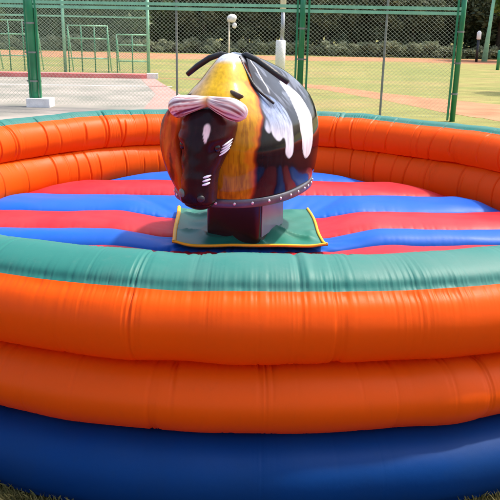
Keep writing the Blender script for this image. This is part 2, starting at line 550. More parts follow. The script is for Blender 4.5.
def tree_meshes(seed, h, cz, rx, rz, n, size, leafmat, nclump=34):
    r = np.random.default_rng(seed)
    d = r.normal(size=(nclump, 3)); d /= np.linalg.norm(d, axis=1)[:, None]
    k = r.random(nclump) ** .4
    cen = np.stack([d[:, 0] * rx * k, d[:, 1] * rx * k, cz + d[:, 2] * rz * k], 1)
    rad = r.uniform(.28, .5, nclump) * rx * .75
    v, f = leaf_cloud(cen, rad, n, size, r)
    v = v[:]
    crown = mesh_obj('crown', v, f, leafmat, None, False, False).data
    mb = MB()
    top = cz + rz * .4
    mb.tube([(0, 0, -.1), (.05, .02, top * .3), (-.04, .05, top * .65), (.02, 0, top)], [h * .03, h * .022, h * .015, h * .005], 10)
    for i in range(9):
        c = cen[i]
        z0 = top * r.uniform(.3, .75)
        q = Vector((0, 0, z0)).lerp(Vector(c), .5) + Vector((0, 0, -.1))
        mb.tube([(0, 0, z0), q, tuple(c)], [h * .012, h * .008, h * .003], 6, False)
    me = mb.build('trunk', BARK, None, True)
    tm = me.data
    bpy.data.objects.remove(me)
    return tm, crown


def place_tree(ms, name, label, x, y, s, rz, group=None):
    t = thing(name, label, 'tree', (x, y, 0), rz, group)
    share('trunk', ms[0], t); share('crown', ms[1], t)
    t.scale = (s, s, s)
    return t


dark = [tree_meshes(20 + i, 7.5, 3.4 + .25 * i, 2.5, 3.4 - .1 * i, 6500, .2, LEAF_D) for i in range(3)]
mid = [tree_meshes(40 + i, 7.0, 3.3, 2.4, 3.2, 6500, .21, LEAF_M) for i in range(2)]
r_ = random.Random(5)
for row, (y, step) in enumerate(((57.5, 3.2), (61.5, 3.3), (66, 3.0), (70.5, 2.9))):
    x = -26 + row * 1.3
    while x < 27:
        ms = r_.choice(mid) if (x < -6 and r_.random() < .8) else r_.choice(dark)
        place_tree(ms, 'shade_tree', 'leafy tree in the dense row of trees beyond the lawn', x + r_.uniform(-.6, .6), y + r_.uniform(-.9, .9),
                   r_.uniform(.85, 1.25), r_.uniform(0, 6.28), 'trees beyond the lawn')
        x += step
hedge = []
for i in range(3):
    r = np.random.default_rng(70 + i)
    cen = np.stack([r.uniform(-.8, .8, 14), r.uniform(-.45, .45, 14), r.uniform(.2, .75, 14)], 1)
    v, f = leaf_cloud(cen, r.uniform(.2, .38, 14), 2600, .085, r)
    v[:, 2] = np.maximum(v[:, 2], .01)
    hedge.append(mesh_obj('foliage', v, f, LEAF_H, None, False, False).data)
mb = MB()
for k in range(6):
    a = k * 1.1
    mb.tube([(0, 0, 0), (.25 * math.cos(a), .2 * math.sin(a), .35), (.6 * math.cos(a), .35 * math.sin(a), .8)], [.03, .02, .008], 6, False)
so = mb.build('stem', BARK); stem_me = so.data; bpy.data.objects.remove(so)
x = -21.0
while x < 23:
    t = thing('hedge_shrub', 'pale green shrub in the low hedge below the dark trees', 'shrub', (x, 54.6 + r_.uniform(-.4, .4), 0), r_.uniform(-.3, .3) + r_.choice((0, 3.14)), 'hedge shrubs')
    share('foliage', r_.choice(hedge), t); share('stem', stem_me, t)
    s = r_.uniform(.9, 1.25); t.scale = (s * 1.05, s, s)
    x += r_.uniform(1.5, 1.9)
young = tree_meshes(91, 4.6, 3.7, .85, .95, 3500, .09, LEAF_B, 26)
place_tree(young, 'young_tree', 'small young tree just off the right edge, its round shadow on the lawn', 9.35, 23.1, 1.0, .4)
bright = tree_meshes(92, 7.5, 5.2, 2.5, 2.0, 9000, .17, LEAF_B, 40)
place_tree(bright, 'lime_tree', 'bright yellow green tree in front of the dark row at top right', 17.6, 50.5, 1.0, 1.4)

# ---------------------------------------------------------------- inflatable ring
RC = Vector((0, 5.12, 0))
NT = 3400
TH = np.linspace(0, 2 * math.pi, NT, endpoint=False)


def closed_profile(ctrl, per):
    """Catmull-Rom through control points (closed); 'per' samples per span"""
    P = np.array(ctrl, float); n = len(P); out = []
    for i in range(n):
        p0, p1, p2, p3 = P[i - 1], P[i], P[(i + 1) % n], P[(i + 2) % n]
        k = per[i] if isinstance(per, (list, tuple)) else per
        for j in range(k):
            t = j / k
            if k == 1:
                out.append(p1); continue
            out.append(.5 * ((2 * p1) + (-p0 + p2) * t + (2*p0 - 5*p1 + 4*p2 - p3) * t*t + (-p0 + 3*p1 - 3*p2 + p3) * t**3))
    return np.array(out)


def per_noise(r, f0, f1, n=40):
    out = np.zeros(NT)
    for _ in range(n):
        out += np.cos(TH * int(r.integers(f0, f1)) + r.uniform(0, 6.28))
    return out / math.sqrt(n / 2)


def ring_tube(name, ctrl, per, mat, parent, seams, inner_creases=True, seed=0, amp=.011, dip_panels=(), split=None):
    prof = closed_profile(ctrl, per)
    npf = len(prof)
    d = np.roll(prof, -1, 0) - np.roll(prof, 1, 0)
    nrm = np.stack([-d[:, 1], d[:, 0]], 1); nrm /= np.linalg.norm(nrm, axis=1)[:, None] + 1e-9
    if ((nrm * (prof - prof.mean(0))).sum() < 0): nrm = -nrm
    r = np.random.default_rng(seed)
    disp = np.zeros((NT, npf))
    for (sr, sz) in seams:                       # puckers pulled in along each stitched seam
        ds = np.hypot(prof[:, 0] - sr, prof[:, 1] - sz)
        L = .030 + .05 * np.clip(per_noise(r, 20, 160), 0, 2.2) ** 1.5
        n1 = per_noise(r, 130, 420); n2 = per_noise(r, 420, 800)
        pk = (1 - np.minimum(1, np.abs(n1) * 1.1)) ** 1.6 * .6 + (1 - np.minimum(1, np.abs(n2) * 1.1)) ** 1.6 * .55
        pk = pk * (.6 + .5 * np.clip(per_noise(r, 6, 50) + .4, 0, 1.6))
        w = np.exp(-ds[None, :] / L[:, None]) * np.minimum(1, ds / .022 + .06)[None, :]
        disp -= amp * (1 if sr > 2.6 else .6) * pk[:, None] * w
    if inner_creases:                            # long folds where the inner side is squeezed
        midr = prof[:, 0].mean()
        inner = prof[:, 0] < midr - .05
        zmin, zmax = prof[inner, 1].min(), prof[inner, 1].max()
        wz = np.zeros(npf)
        th = 0.0
        while th < 2 * math.pi:
            t0 = r.uniform(0, .35) if r.random() < .5 else 0
            t1 = r.uniform(.6, 1) if r.random() < .5 else 1
            zz = (prof[:, 1] - zmin) / (zmax - zmin)
            wz = np.where(inner, sstep(t0 - .12, t0 + .12, zz + .05) * (1 - sstep(t1 - .1, t1 + .15, zz)), 0)
            tilt = r.normal() * .012
            dep = r.uniform(.006, .022); wd = r.uniform(.0022, .0036)
            dth = (TH[:, None] - th - tilt * (zz[None, :] - .5) + math.pi) % (2 * math.pi) - math.pi
            disp += -dep * np.exp(-(dth / wd) ** 2) * wz[None, :] + dep * .08 * np.exp(-(dth / (wd * 4)) ** 2) * wz[None, :]
            th += r.uniform(.045, .14) if r.random() < .8 else r.uniform(.012, .03)
    for th0 in dip_panels:                       # welded joints between panels
        dth = (TH - th0 + math.pi) % (2 * math.pi) - math.pi
        disp += (-.005 * np.exp(-(dth / .004) ** 2) + .004 * np.exp(-((dth - .012) / .006) ** 2))[:, None] * sstep(.80, .86, prof[:, 1])[None, :]
    rl = np.random.default_rng(99)
    low = per_noise(rl, 2, 14, 12) * .006
    low2 = per_noise(rl, 2, 12, 12) * .005
    disp += per_noise(r, 10, 60, 20)[:, None] * .0022
    rr = prof[None, :, 0] + nrm[None, :, 0] * disp + low[:, None]
    zz = prof[None, :, 1] + nrm[None, :, 1] * disp + low2[:, None] * np.clip(prof[None, :, 1] / .3, 0, 1)
    zz = np.maximum(zz, .004)
    v = np.stack([rr * np.cos(TH)[:, None], rr * np.sin(TH)[:, None], zz], -1)
    if split:                                    # one sewn tube in two colours: both share the seam
        nm2, mat2, js = split
        a, b = v[:, :js + 1], np.concatenate([v[:, js:], v[:, :1]], 1)
        mesh_obj(nm2, a.reshape(-1, 3), grid_faces(NT, js + 1, True, False), mat2, parent, True)
        return mesh_obj(name, b.reshape(-1, 3), grid_faces(NT, b.shape[1], True, False), mat, parent, True)
    v = v.reshape(-1, 3)
    f = grid_faces(NT, npf, True, True)
    return mesh_obj(name, v, f[:, ::-1] if False else f, mat, parent, True)


ring = thing('inflatable_arena', 'large round inflatable arena with orange wall, teal rim and blue base', 'inflatable', RC)
near_th = math.atan2(2.38 - 5.12, .18)     # joint in the teal rim in front
joints = [near_th + k * math.pi * 2 / 7 for k in range(7)]
base_ctrl = [(2.705, .262), (2.83, .25), (2.925, .195), (2.955, .115), (2.935, .035), (2.86, .004), (2.30, .004), (2.24, .09), (2.32, .22)]
ring_tube('base_tube', base_ctrl, [5, 6, 6, 6, 5, 1, 1, 1, 1], NAVY, ring, [(2.70, .262)], False, 1, .010)
low_ctrl = [(2.69, .525), (2.79, .505), (2.865, .43), (2.865, .345), (2.80, .275), (2.70, .25), (2.40, .16), (2.315, .23), (2.28, .33), (2.30, .45), (2.37, .535), (2.44, .55)]
ring_tube('wall_tube', low_ctrl, [6, 6, 6, 6, 6, 1, 3, 4, 6, 6, 4, 1], ORANGE, ring, [(2.69, .53), (2.70, .25), (2.44, .555)], True, 2, .017)
up_ctrl = [(2.766, .818), (2.738, .853), (2.685, .879), (2.61, .895), (2.535, .886), (2.486, .860),
           (2.412, .825), (2.356, .75), (2.345, .66), (2.385, .575), (2.43, .55), (2.68, .52), (2.77, .54), (2.83, .60), (2.85, .69), (2.820, .772)]
ring_tube('wall_tube', up_ctrl, [6, 7, 8, 8, 6, 6, 6, 6, 5, 4, 1, 6, 6, 6, 6, 6], ORANGE, ring,
          [(2.768, .818), (2.68, .525), (2.44, .555), (2.485, .862)], True, 3, .014, joints, ('rim_cap', TEAL, 35))

# floor: side-by-side air tubes, red and blue in turn
FLOOR_RZ = RAD(3.6)
W_T = .6
R_F = 2.345
NS = 420
floor_b = [(7.48, 6.88, BLUE), (6.88, 6.28, RED), (6.28, 5.68, BLUE), (5.68, 5.10, RED), (5.10, 4.77, BLUE), (4.77, 4.06, RED), (4.06, 3.46, BLUE), (3.46, 2.78, RED)]
MAT_C = np.array([-.03, 5.19 - 5.12])
for yb, ya, mt in floor_b:
    yc = (ya + yb) / 2
    y0, y1 = ya - 5.12, yb - 5.12
    ts = np.linspace(-1, 1, 25)
    yy = (y0 + y1) / 2 + ts * (y1 - y0) / 2 * .998
    half = np.sqrt(np.maximum(R_F ** 2 - np.clip(yy, -R_F, R_F) ** 2, .0004))
    s = np.linspace(-1, 1, NS)
    X = s[:, None] * half[None, :]
    Y = np.repeat(yy[None, :], NS, 0)
    rr = np.hypot(X, Y)
    hb = .115 * np.sqrt(np.maximum(0, 1 - np.abs(ts) ** 2.4))
    edge = sstep(0, .22, R_F - rr)
    dm = np.maximum(np.abs(X - MAT_C[0]), np.abs(Y - MAT_C[1])) - .53
    press = sstep(-.03, .48, dm)
    rad = np.arctan2(Y - MAT_C[1], X - MAT_C[0])
    wr = (np.sin(rad * 34 + 2 * np.sin(rad * 7)) * .5 + np.sin(rad * 61) * .3) * np.exp(-np.maximum(dm, 0) / .16)
    Z = .215 + hb[None, :] * (.35 + .65 * edge) * (.25 + .75 * press) + .008 * wr + .006 * fnoise(X, Y, 5, (.8, 2.2, 5), (1, .6, .35))
    # pucker along the joints between tubes
    pk = np.sin(X * 2 * math.pi / .045 + 3 * np.sin(X * 5) + yc * 9) * .5 + np.sin(X * 2 * math.pi / .083 + 1.3) * .5
    Z -= .008 * np.maximum(0, pk) * np.clip(.5 + fnoise(X, Y, 15, (.9, 2.3), (1, .6)), 0, 1.5) * np.exp(-(1 - np.abs(ts)) / .16)[None, :]
    top = np.stack([X, Y, Z], -1)
    bot = np.stack([X[:, [-1, 0]], Y[:, [-1, 0]], np.full((NS, 2), .03)], -1)
    allv = np.concatenate([top, bot], 1)
    o = mesh_obj('floor_tube', allv.reshape(-1, 3), grid_faces(NS, 27, False, True), mt, ring, True)
    o.rotation_euler = (0, 0, FLOOR_RZ)

# ---------------------------------------------------------------- mat under the bull
MW = .54
mat_root = thing('floor_mat', 'green tarpaulin mat with yellow edging under the bull', 'mat', (-.03, 5.235, .262), RAD(3.0))
def mat_h(x, y):
    e = np.maximum(np.abs(x), np.abs(y)) / MW
    z = .016 + .010 * fnoise(x, y, 31, (1.2, 2.6, 5), (1, .6, .35)) * (1 - .75 * sstep(.8, 1, e))
    z = z + .035 * np.exp(-(np.maximum(np.abs(x) - .2, 0) ** 2 + np.maximum(np.abs(y) - .22, 0) ** 2) / .02)
    # sharp slack folds running from the pedestal to the corners
    q = fnoise(x, y, 36, (.9, 1.7, 2.6), (1, .9, .6))
    z = z + .030 * np.maximum(0, 1 - np.abs(q) * 1.9) ** 2 * sstep(.3, .55, e) * (1 - sstep(.8, 1, e))
    lift = np.exp(-((x + MW) ** 2 / .003)) * (.018 + .008 * np.sin(y * 6 + 1)) + np.exp(-((x + MW) ** 2 + (y + MW) ** 2) / .01) * .02 \
        + np.exp(-((x - MW) ** 2 + (y + MW) ** 2) / .006) * .018
    return z + lift
n = 90
gx = np.linspace(-MW, MW, n)
Xm, Ym = np.meshgrid(gx, gx, indexing='ij')
bow = 1 + .012 * np.sin(Ym * 4)
wx = Xm * bow + .006 * np.sin(Ym * 7); wy = Ym * (1 - .03 * np.cos(Xm * 4)) + .006 * np.sin(Xm * 6)
Zm = mat_h(Xm, Ym)
topv = np.stack([wx, wy, Zm], -1).reshape(-1, 3)
botv = topv - np.array([0, 0, .006])
fz = grid_faces(n, n)
ring_idx = [i * n for i in range(n)] + [(n - 1) * n + j for j in range(1, n)] + [i * n + n - 1 for i in range(n - 2, -1, -1)] + [j for j in range(n - 2, 0, -1)]
side = np.array([(ring_idx[k], ring_idx[(k + 1) % len(ring_idx)], ring_idx[(k + 1) % len(ring_idx)] + n * n, ring_idx[k] + n * n) for k in range(len(ring_idx))])
mesh_obj('sheet', np.concatenate([topv, botv]), np.concatenate([fz, fz[:, ::-1] + n * n, side[:, ::-1]]), MATGREEN, mat_root, True)
def trim(edge, wd):
    rows = []
    ks = np.arange(n)
    for q, o_ in ((0, .010), (wd * .5, .016), (wd, .008)):
        a = gx
        if edge == 0: x, y = a, np.full(n, -MW + q)
        if edge == 1: x, y = np.full(n, MW - q), a
        if edge == 2: x, y = a, np.full(n, MW - q)
        if edge == 3: x, y = np.full(n, -MW + q), a
        b2 = 1 + .012 * np.sin(y * 4)
        px = x * b2 + .006 * np.sin(y * 7); py = y * (1 - .03 * np.cos(x * 4)) + .006 * np.sin(x * 6)
        rows.append(np.stack([px, py, mat_h(x, y) + o_], -1))
    low_ = rows[0] - np.array([0, 0, .014]); low2_ = rows[2] - np.array([0, 0, .012])
    A = np.stack([low_, rows[0], rows[1], rows[2], low2_], 1)
    mesh_obj('trim', A.reshape(-1, 3), grid_faces(n, 5, False, True), MATYEL, mat_root, True)
trim(0, .014); trim(1, .020); trim(3, .028)

# ---------------------------------------------------------------- mechanical bull
BULL_YAW = RAD(22)
FL_Z = .64
BH = .92
# local frame: +X to the nose, +Y to the bull's left flank (image right)
bull = thing('mechanical_bull', 'glossy black, white and yellow mechanical rodeo bull with stubby pale horns', 'mechanical bull',
             (-.035, 5.09, .29), -math.pi / 2 - BULL_YAW)
ZB = FL_Z - .29      # flange height in the bull's frame


def body_pt(u, v):
    a = interp(v, [0, .12, .35, .55, .7, .82, .92, .98, 1], [.66, .70, .72, .71, .625, .46, .28, .14, .004])
    b = interp(v, [0, .12, .32, .5, .65, .8, .92, .98, 1], [.415, .435, .445, .42, .335, .215, .128, .068, .003])
    xc = interp(v, [0, .45, .65, .8, .92, 1], [0, 0, .02, .09, .18, .25])
    nn = interp(v, [0, .2, .5, 1], [2.3, 2.5, 2.6, 2.0])
    c, s = np.cos(u), np.sin(u)
    e = 2 / nn
    # fuller, higher rump behind the hump
    fa = interp(v, [0, .5, .7, .82, .92, 1], [1, 1.02, 1.14, 1.34, 1.45, 1.2])
    a = np.where(c < 0, a * fa, a)
    b = b * (1 + interp(v, [0, .5, .7, .85, 1], [0, .02, .16, .3, .1]) * sstep(.05, .6, -c))
    return np.stack([xc + a * np.sign(c) * np.abs(c) ** e, b * np.sign(s) * np.abs(s) ** e, v * BH + 0 * u], -1)


def poly_sd(px, pz, poly):
    """signed distance to a polygon (negative inside)"""
    poly = np.array(poly, float)
    d = np.full(px.shape, 1e9); inside = np.zeros(px.shape, bool)
    for (ax, az), (bx, bz) in zip(poly, np.roll(poly, -1, 0)):
        ex, ez = bx - ax, bz - az
        t = np.clip(((px - ax) * ex + (pz - az) * ez) / (ex * ex + ez * ez + 1e-9), 0, 1)
        d = np.minimum(d, np.hypot(px - ax - t * ex, pz - az - t * ez))
        c = ((az > pz) != (bz > pz)) & (px < ex * (pz - az) / (bz - az + 1e-12) + ax)
        inside ^= c
    return np.where(inside, -d, d)


def smooth_poly(p, k=2):
    p = [Vector(q) for q in p]
    for _ in range(k):
        out = []
        for a, b in zip(p, p[1:] + p[:1]):
            out += [a.lerp(b, .25), a.lerp(b, .75)]
        p = out
    return [tuple(q) for q in p]


def mixc(c, col_, m):
    return c * (1 - m[..., None]) + np.array(col_) * m[..., None]


NU, NV = 520, 260
u = np.linspace(0, 2 * math.pi, NU, endpoint=False)
# spread samples evenly over the superellipse corners
v = 1 - (1 - np.linspace(0, 1, NV)) ** 1.25
Ug, Vg = np.meshgrid(u, v, indexing='ij')
BP = body_pt(Ug, Vg)
x_, y_, z_ = BP[..., 0], BP[..., 1], BP[..., 2]
nzv = fnoise(x_ * 1.0 + y_, z_, 3, (2.5, 6, 14), (1, .6, .35))
colr = np.zeros((NU, NV, 3)) + np.array([.008, .007, .009])
# airbrushed chest
xb = interp(z_, [0, .15, .3, .42, .54, .63, .73, .81, .90], [.55, .57, .575, .55, .50, .43, .37, .34, .30])
xb = xb - np.where(y_ < 0, .07, 0)
dist = x_ - xb + .012 * nzv
colr = mixc(colr, (.06, .010, .006), sstep(-.008, .002, dist))
colr = mixc(colr, (.30, .04, .006), sstep(.0, .02, dist))
colr = mixc(colr, (.45, .13, .008), sstep(.010, .026, dist))
yel = sstep(.018, .045, dist + .015 * nzv)
colr = mixc(colr, (.40, .19, .006), yel)
grain = sstep(.1, .75, fnoise(np.arctan2(y_, x_) * 3.2, z_ * .8, 8, (3, 7, 15), (1, 1, .8)))
colr = mixc(colr, (.17, .05, .006), grain * yel * .55 * sstep(.72, .5, z_) if False else grain * yel * .45 * (1 - sstep(.5, .7, z_)))
colr = mixc(colr, (.48, .30, .009), yel * sstep(.52, .72, z_) * .8)
colr = mixc(colr, (.36, .25, .15), yel * sstep(-.02, .12, -y_) * sstep(.45, .6, z_) * .75)
side_l = sstep(.14, .30, -y_ + .02 * nzv) * sstep(.0, .03, dist) * (1 - sstep(.62, .74, z_))
colr = mixc(colr, (.42, .075, .008), side_l * .9)
colr = mixc(colr, (.02, .008, .008), sstep(.34, .42, -y_ + .025 * nzv) * sstep(.0, .03, dist))
# pale top of the hump, its grey-blue highlight painted in
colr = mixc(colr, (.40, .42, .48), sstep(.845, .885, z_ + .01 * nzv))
# charcoal saddle zone on the back
colr = mixc(colr, (.020, .021, .026), (1 - sstep(-.02, .02, dist)) * sstep(.60, .70, z_ + .02 * nzv))
wear = sstep(.25, .8, fnoise(x_ * 2.5 + y_ * .6, z_ * 1.4, 47, (1.6, 3.4, 7), (1, .8, .6)))
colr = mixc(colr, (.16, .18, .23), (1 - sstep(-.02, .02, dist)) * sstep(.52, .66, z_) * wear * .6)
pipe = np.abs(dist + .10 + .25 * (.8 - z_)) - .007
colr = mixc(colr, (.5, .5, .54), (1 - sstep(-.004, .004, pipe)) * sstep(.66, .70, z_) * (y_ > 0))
# white patches running down the flanks like fingers
p1 = [(-.10, .70), (-.20, .62), (-.19, .50), (-.15, .38), (-.11, .27), (-.05, .22), (.02, .23), (.08, .29), (.09, .38), (.10, .48), (.05, .58), (.0, .67), (-.02, .74)]
p2 = [(.42, .68), (.32, .665), (.22, .60), (.215, .53), (.23, .43), (.235, .36), (.25, .28), (.31, .25), (.36, .30), (.345, .37), (.36, .41), (.42, .385), (.46, .42), (.475, .47), (.495, .44), (.525, .48), (.50, .55), (.47, .62)]
p3 = [(-.42, .56), (-.56, .50), (-.62, .38), (-.58, .27), (-.50, .24), (-.45, .33), (-.40, .45)]
for sgn in (1, -1):
    sel = (y_ * sgn > 0).astype(float)
    for pp, cc in ((p1, (.62, .60, .62)), (p2, None), (p3, (.70, .69, .70))):
        sd = poly_sd(x_ + (.04 if sgn < 0 else 0), z_, smooth_poly([(a, b) for a, b in pp]))
        if cc is None:
            tt = sstep(.34, .62, z_ + .03 * nzv)[..., None]
            cc = np.array([.55, .55, .60]) * (1 - tt) + np.array([.13, .18, .30]) * tt
            strk = sstep(.35, .8, fnoise(x_ * 6, z_ * .7, 44, (3, 6), (1, .7)))[..., None]
            cc = cc * (1 - .7 * strk * tt)
        colr = mixc(colr, cc, sel * (1 - sstep(-.006, .006, sd + .004 * nzv)) * (1 - sstep(-.03, .0, dist)))
BPw = BP.copy(); BPw[..., 2] += ZB
# soft muscle dents so the shell is not a perfect solid
nn_ = fnoise(x_ * 1.2, z_ * 1.2 + y_, 12, (.9, 1.8), (1, .5))
BPw[..., :2] *= (1 + .010 * nn_)[..., None]
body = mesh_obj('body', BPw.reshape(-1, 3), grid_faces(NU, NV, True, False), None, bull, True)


def paint_attr(o, c):
    at = o.data.color_attributes.new('paint', 'FLOAT_COLOR', 'POINT')
    c4 = np.concatenate([c.reshape(-1, 3), np.ones((c.reshape(-1, 3).shape[0], 1))], 1)
    at.data.foreach_set('color', c4.astype(np.float32).ravel())


def mat_painted(name, rough, coat, fur, spec=.2):
    m, n, l, p = new_mat(name)
    at = n.new('ShaderNodeAttribute'); at.attribute_name = 'paint'
    tc = n.new('ShaderNodeTexCoord')
    mp = n.new('ShaderNodeMapping'); mp.inputs['Scale'].default_value = (46, 46, 7)
    l.new(tc.outputs['Object'], mp.inputs['Vector'])
    nz = n.new('ShaderNodeTexNoise'); nz.inputs['Scale'].default_value = 1; nz.inputs['Detail'].default_value = 5
    l.new(mp.outputs[0], nz.inputs['Vector'])
    mr = n.new('ShaderNodeMapRange'); mr.inputs['To Min'].default_value = 1 - fur; mr.inputs['To Max'].default_value = 1 + fur
    l.new(nz.outputs['Fac'], mr.inputs['Value'])
    mx = n.new('ShaderNodeMix'); mx.data_type = 'RGBA'; mx.blend_type = 'MULTIPLY'; mx.inputs['Factor'].default_value = 1
    l.new(at.outputs['Color'], mx.inputs['A']); l.new(mr.outputs[0], mx.inputs['B'])
    l.new(mx.outputs['Result'], p.inputs['Base Color'])
    n2 = n.new('ShaderNodeTexNoise'); n2.inputs['Scale'].default_value = 9; n2.inputs['Detail'].default_value = 6
    l.new(tc.outputs['Object'], n2.inputs['Vector'])
    m2 = n.new('ShaderNodeMapRange'); m2.inputs['To Min'].default_value = rough * .6; m2.inputs['To Max'].default_value = rough * 1.6
    l.new(n2.outputs['Fac'], m2.inputs['Value']); l.new(m2.outputs[0], p.inputs['Roughness'])
    p.inputs['Coat Weight'].default_value = coat
    p.inputs['Coat Roughness'].default_value = .07
    p.inputs['Specular IOR Level'].default_value = spec
    bp = n.new('ShaderNodeBump'); bp.inputs['Strength'].default_value = .03; bp.inputs['Distance'].default_value = .01
    l.new(nz.outputs['Fac'], bp.inputs['Height']); l.new(bp.outputs[0], p.inputs['Normal'])
    return m


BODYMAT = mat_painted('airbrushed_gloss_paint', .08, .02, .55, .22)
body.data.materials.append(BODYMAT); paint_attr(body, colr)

# riveted skirt rim round the bottom of the shell
us = np.linspace(0, 2 * math.pi, 220, endpoint=False)
rim0 = body_pt(us, np.zeros(220))
nr = np.stack([np.roll(rim0[:, 1], -1) - np.roll(rim0[:, 1], 1), -(np.roll(rim0[:, 0], -1) - np.roll(rim0[:, 0], 1))], 1)
nr /= np.linalg.norm(nr, axis=1)[:, None]
secs = [(-.05, -.028), (.010, -.030), (.016, -.024), (.017, .022), (.012, .028), (.0, .030)]
rv = np.stack([np.concatenate([rim0[:, :2] + nr * o_, np.full((220, 1), ZB + zz_)], 1) for o_, zz_ in secs], 1)
RIM = mat_basic('grey_steel_rim', (.10, .10, .115), .38, .25, 14, metallic=.55)
rim = mesh_obj('skirt_rim', rv.reshape(-1, 3), grid_faces(220, 6, True, False), RIM, bull, True)
RIVET = mat_basic('rivet_steel', (.6, .57, .58), .3, .1, 30, metallic=.6)
V = [(0, 0, .007)]
for (rad_, h_) in ((.006, .006), (.0105, .002), (.011, 0)):
    V += [(rad_ * math.cos(k * math.pi / 4), rad_ * math.sin(k * math.pi / 4), h_) for k in range(8)]
Fv = [(0, 1 + k, 1 + (k + 1) % 8) for k in range(8)] + [(1 + j * 8 + k, 9 + j * 8 + k, 9 + j * 8 + (k + 1) % 8, 1 + j * 8 + (k + 1) % 8) for j in range(2) for k in range(8)]
ro = mesh_obj('rivet', V, Fv, RIVET, None, True, False)
cum = np.concatenate([[0], np.cumsum(np.linalg.norm(np.roll(rim0, -1, 0) - rim0, axis=1))])
tot = cum[-1]; nriv = 30
for k in range(nriv):
    i = int(np.searchsorted(cum, (k + .5) * tot / nriv)) % 220
    q = Vector((nr[i, 0], nr[i, 1], 0)).to_track_quat('Z', 'Y').to_euler()
    share('rivet', ro.data, rim, (rim0[i, 0] + nr[i, 0] * .017, rim0[i, 1] + nr[i, 1] * .017, ZB), q)
# underside
mesh_obj('underside', np.concatenate([[(0, 0, ZB - .02)], np.concatenate([rim0[:, :2] - nr * .045, np.full((220, 1), ZB - .02)], 1)]),
         [(0, 1 + (i + 1) % 220, 1 + i) for i in range(220)], BLACK, bull)

# pedestal
PED = mat_basic('dark_brown_gloss', (.014, .006, .007), .25, .3, 6, coat=.1)
pv = []
for zz_, s_ in ((-.02, 1.0), (.02, 1.0), (ZB - .02, 1.0)):
    for k in range(64):
        a = 2 * math.pi * k / 64
        c, s = math.cos(a), math.sin(a)
        e = 2 / 14
        pv.append((.25 * math.copysign(abs(c) ** e, c) * s_, .207 * math.copysign(abs(s) ** e, s) * s_, zz_))
pf = [tuple(q) for q in grid_faces(3, 64, False, True)]
mesh_obj('pedestal', pv, pf, PED, bull, False)

PED_SHEEN = mat_basic('blue_grey_painted_sheen', (.17, .17, .24), .3, .2, 5)  # added panels: blue-grey colour paints in the lit, reflecting side of the pedestal
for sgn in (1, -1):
    MB().box((0, sgn * .2085, ZB / 2), (.43, .006, ZB - .05)).build('side_sheen_panel', PED_SHEEN, bull)

# ---- head
HY = .018


def head_pt(u, v):
    a = interp(v, [0, .02, .06, .12, .22, .36, .5, .65, .8, .92, .98, 1], [.004, .045, .085, .112, .122, .122, .135, .155, .155, .12, .06, .003])
    b = interp(v, [0, .02, .06, .12, .22, .36, .5, .65, .8, .92, .98, 1], [.004, .05, .088, .108, .106, .108, .130, .163, .172, .135, .07, .003])
    xc = interp(v, [0, .12, .3, .5, .7, 1], [.80, .825, .82, .785, .745, .70])
    c, s = np.cos(u), np.sin(u)
    e = 2 / 2.3
    x = xc + a * np.sign(c) * np.abs(c) ** e
    y = b * np.sign(s) * np.abs(s) ** e
    z = -.02 + v * .655 + 0 * u
    # eye hollows, brow, nose bridge, nostril swell and mouth crease
    sy = np.abs(s)
    hol = np.exp(-((v - .58) / .06) ** 2) * np.exp(-((sy - .72) / .22) ** 2) * (c > -.2)
    y = y * (1 - .10 * hol); x = x - .022 * hol
    brow = np.exp(-((v - .70) / .045) ** 2) * np.exp(-((sy - .65) / .3) ** 2) * (c > -.2)
    x = x + .016 * brow; y = y * (1 + .05 * brow)
    x = x + .014 * np.exp(-(s / .30) ** 2) * (c > 0) * np.exp(-((v - .42) / .2) ** 2)
    nos = np.exp(-((v - .155) / .04) ** 2) * np.exp(-((sy - .55) / .22) ** 2) * (c > 0)
    x = x + .018 * nos
    mouth = np.exp(-((v - .075) / .010) ** 2) * (c > -.3)
    x = x - .010 * mouth * np.maximum(c, 0); y = y * (1 - .05 * mouth)
    return np.stack([x, y + HY + .035 * v, z], -1)


hu = np.linspace(0, 2 * math.pi, 160, endpoint=False); hv = np.linspace(0, 1, 200)
HU, HV = np.meshgrid(hu, hv, indexing='ij')
HP = head_pt(HU, HV)
hx, hy, hz = HP[..., 0], HP[..., 1] - HY, HP[..., 2]
hn = fnoise(hy * 3, hz * 1.2, 21, (2, 5, 11), (1, .7, .4))
hc = np.zeros(HP.shape) + np.array([.016, .007, .009])
hc = mixc(hc, (.13, .016, .008), sstep(.03, .10, -hy + .015 * hn) * .8)
hc = mixc(hc, (.05, .009, .008), sstep(.08, .15, hy + .015 * hn) * .7)
hc = mixc(hc, (.30, .06, .010), np.exp(-((hz - .16) / .06) ** 2) * np.exp(-((hy + .05) / .025) ** 2) * .5)
hc = mixc(hc, (.35, .20, .14), np.exp(-((hz + .015) / .014) ** 2) * np.exp(-((hy + .06) / .05) ** 2) * .6)
hc = mixc(hc, (.78, .68, .66), (1 - sstep(.8, 1.1, np.hypot((hy - .085) / (.020 + .008 * (hz - .47) / .05), (hz - .47) / .058))) * (np.cos(HU) > 0))
HPw = HP.copy(); HPw[..., 2] += ZB
crag = fnoise(hy * 2.2 + hx, hz * 2.0, 63, (1.5, 3.5, 7), (1, .8, .6))
HPw[..., 0] += .002 * crag * np.maximum(np.cos(HU), 0); HPw[..., 1] += .002 * crag * np.sin(HU)
head = mesh_obj('head', HPw.reshape(-1, 3), grid_faces(160, 200, True, False), None, bull, True)
HEADMAT = mat_painted('dark_head_gloss', .24, .0, .4, .12)
head.data.materials.append(HEADMAT); paint_attr(head, hc)


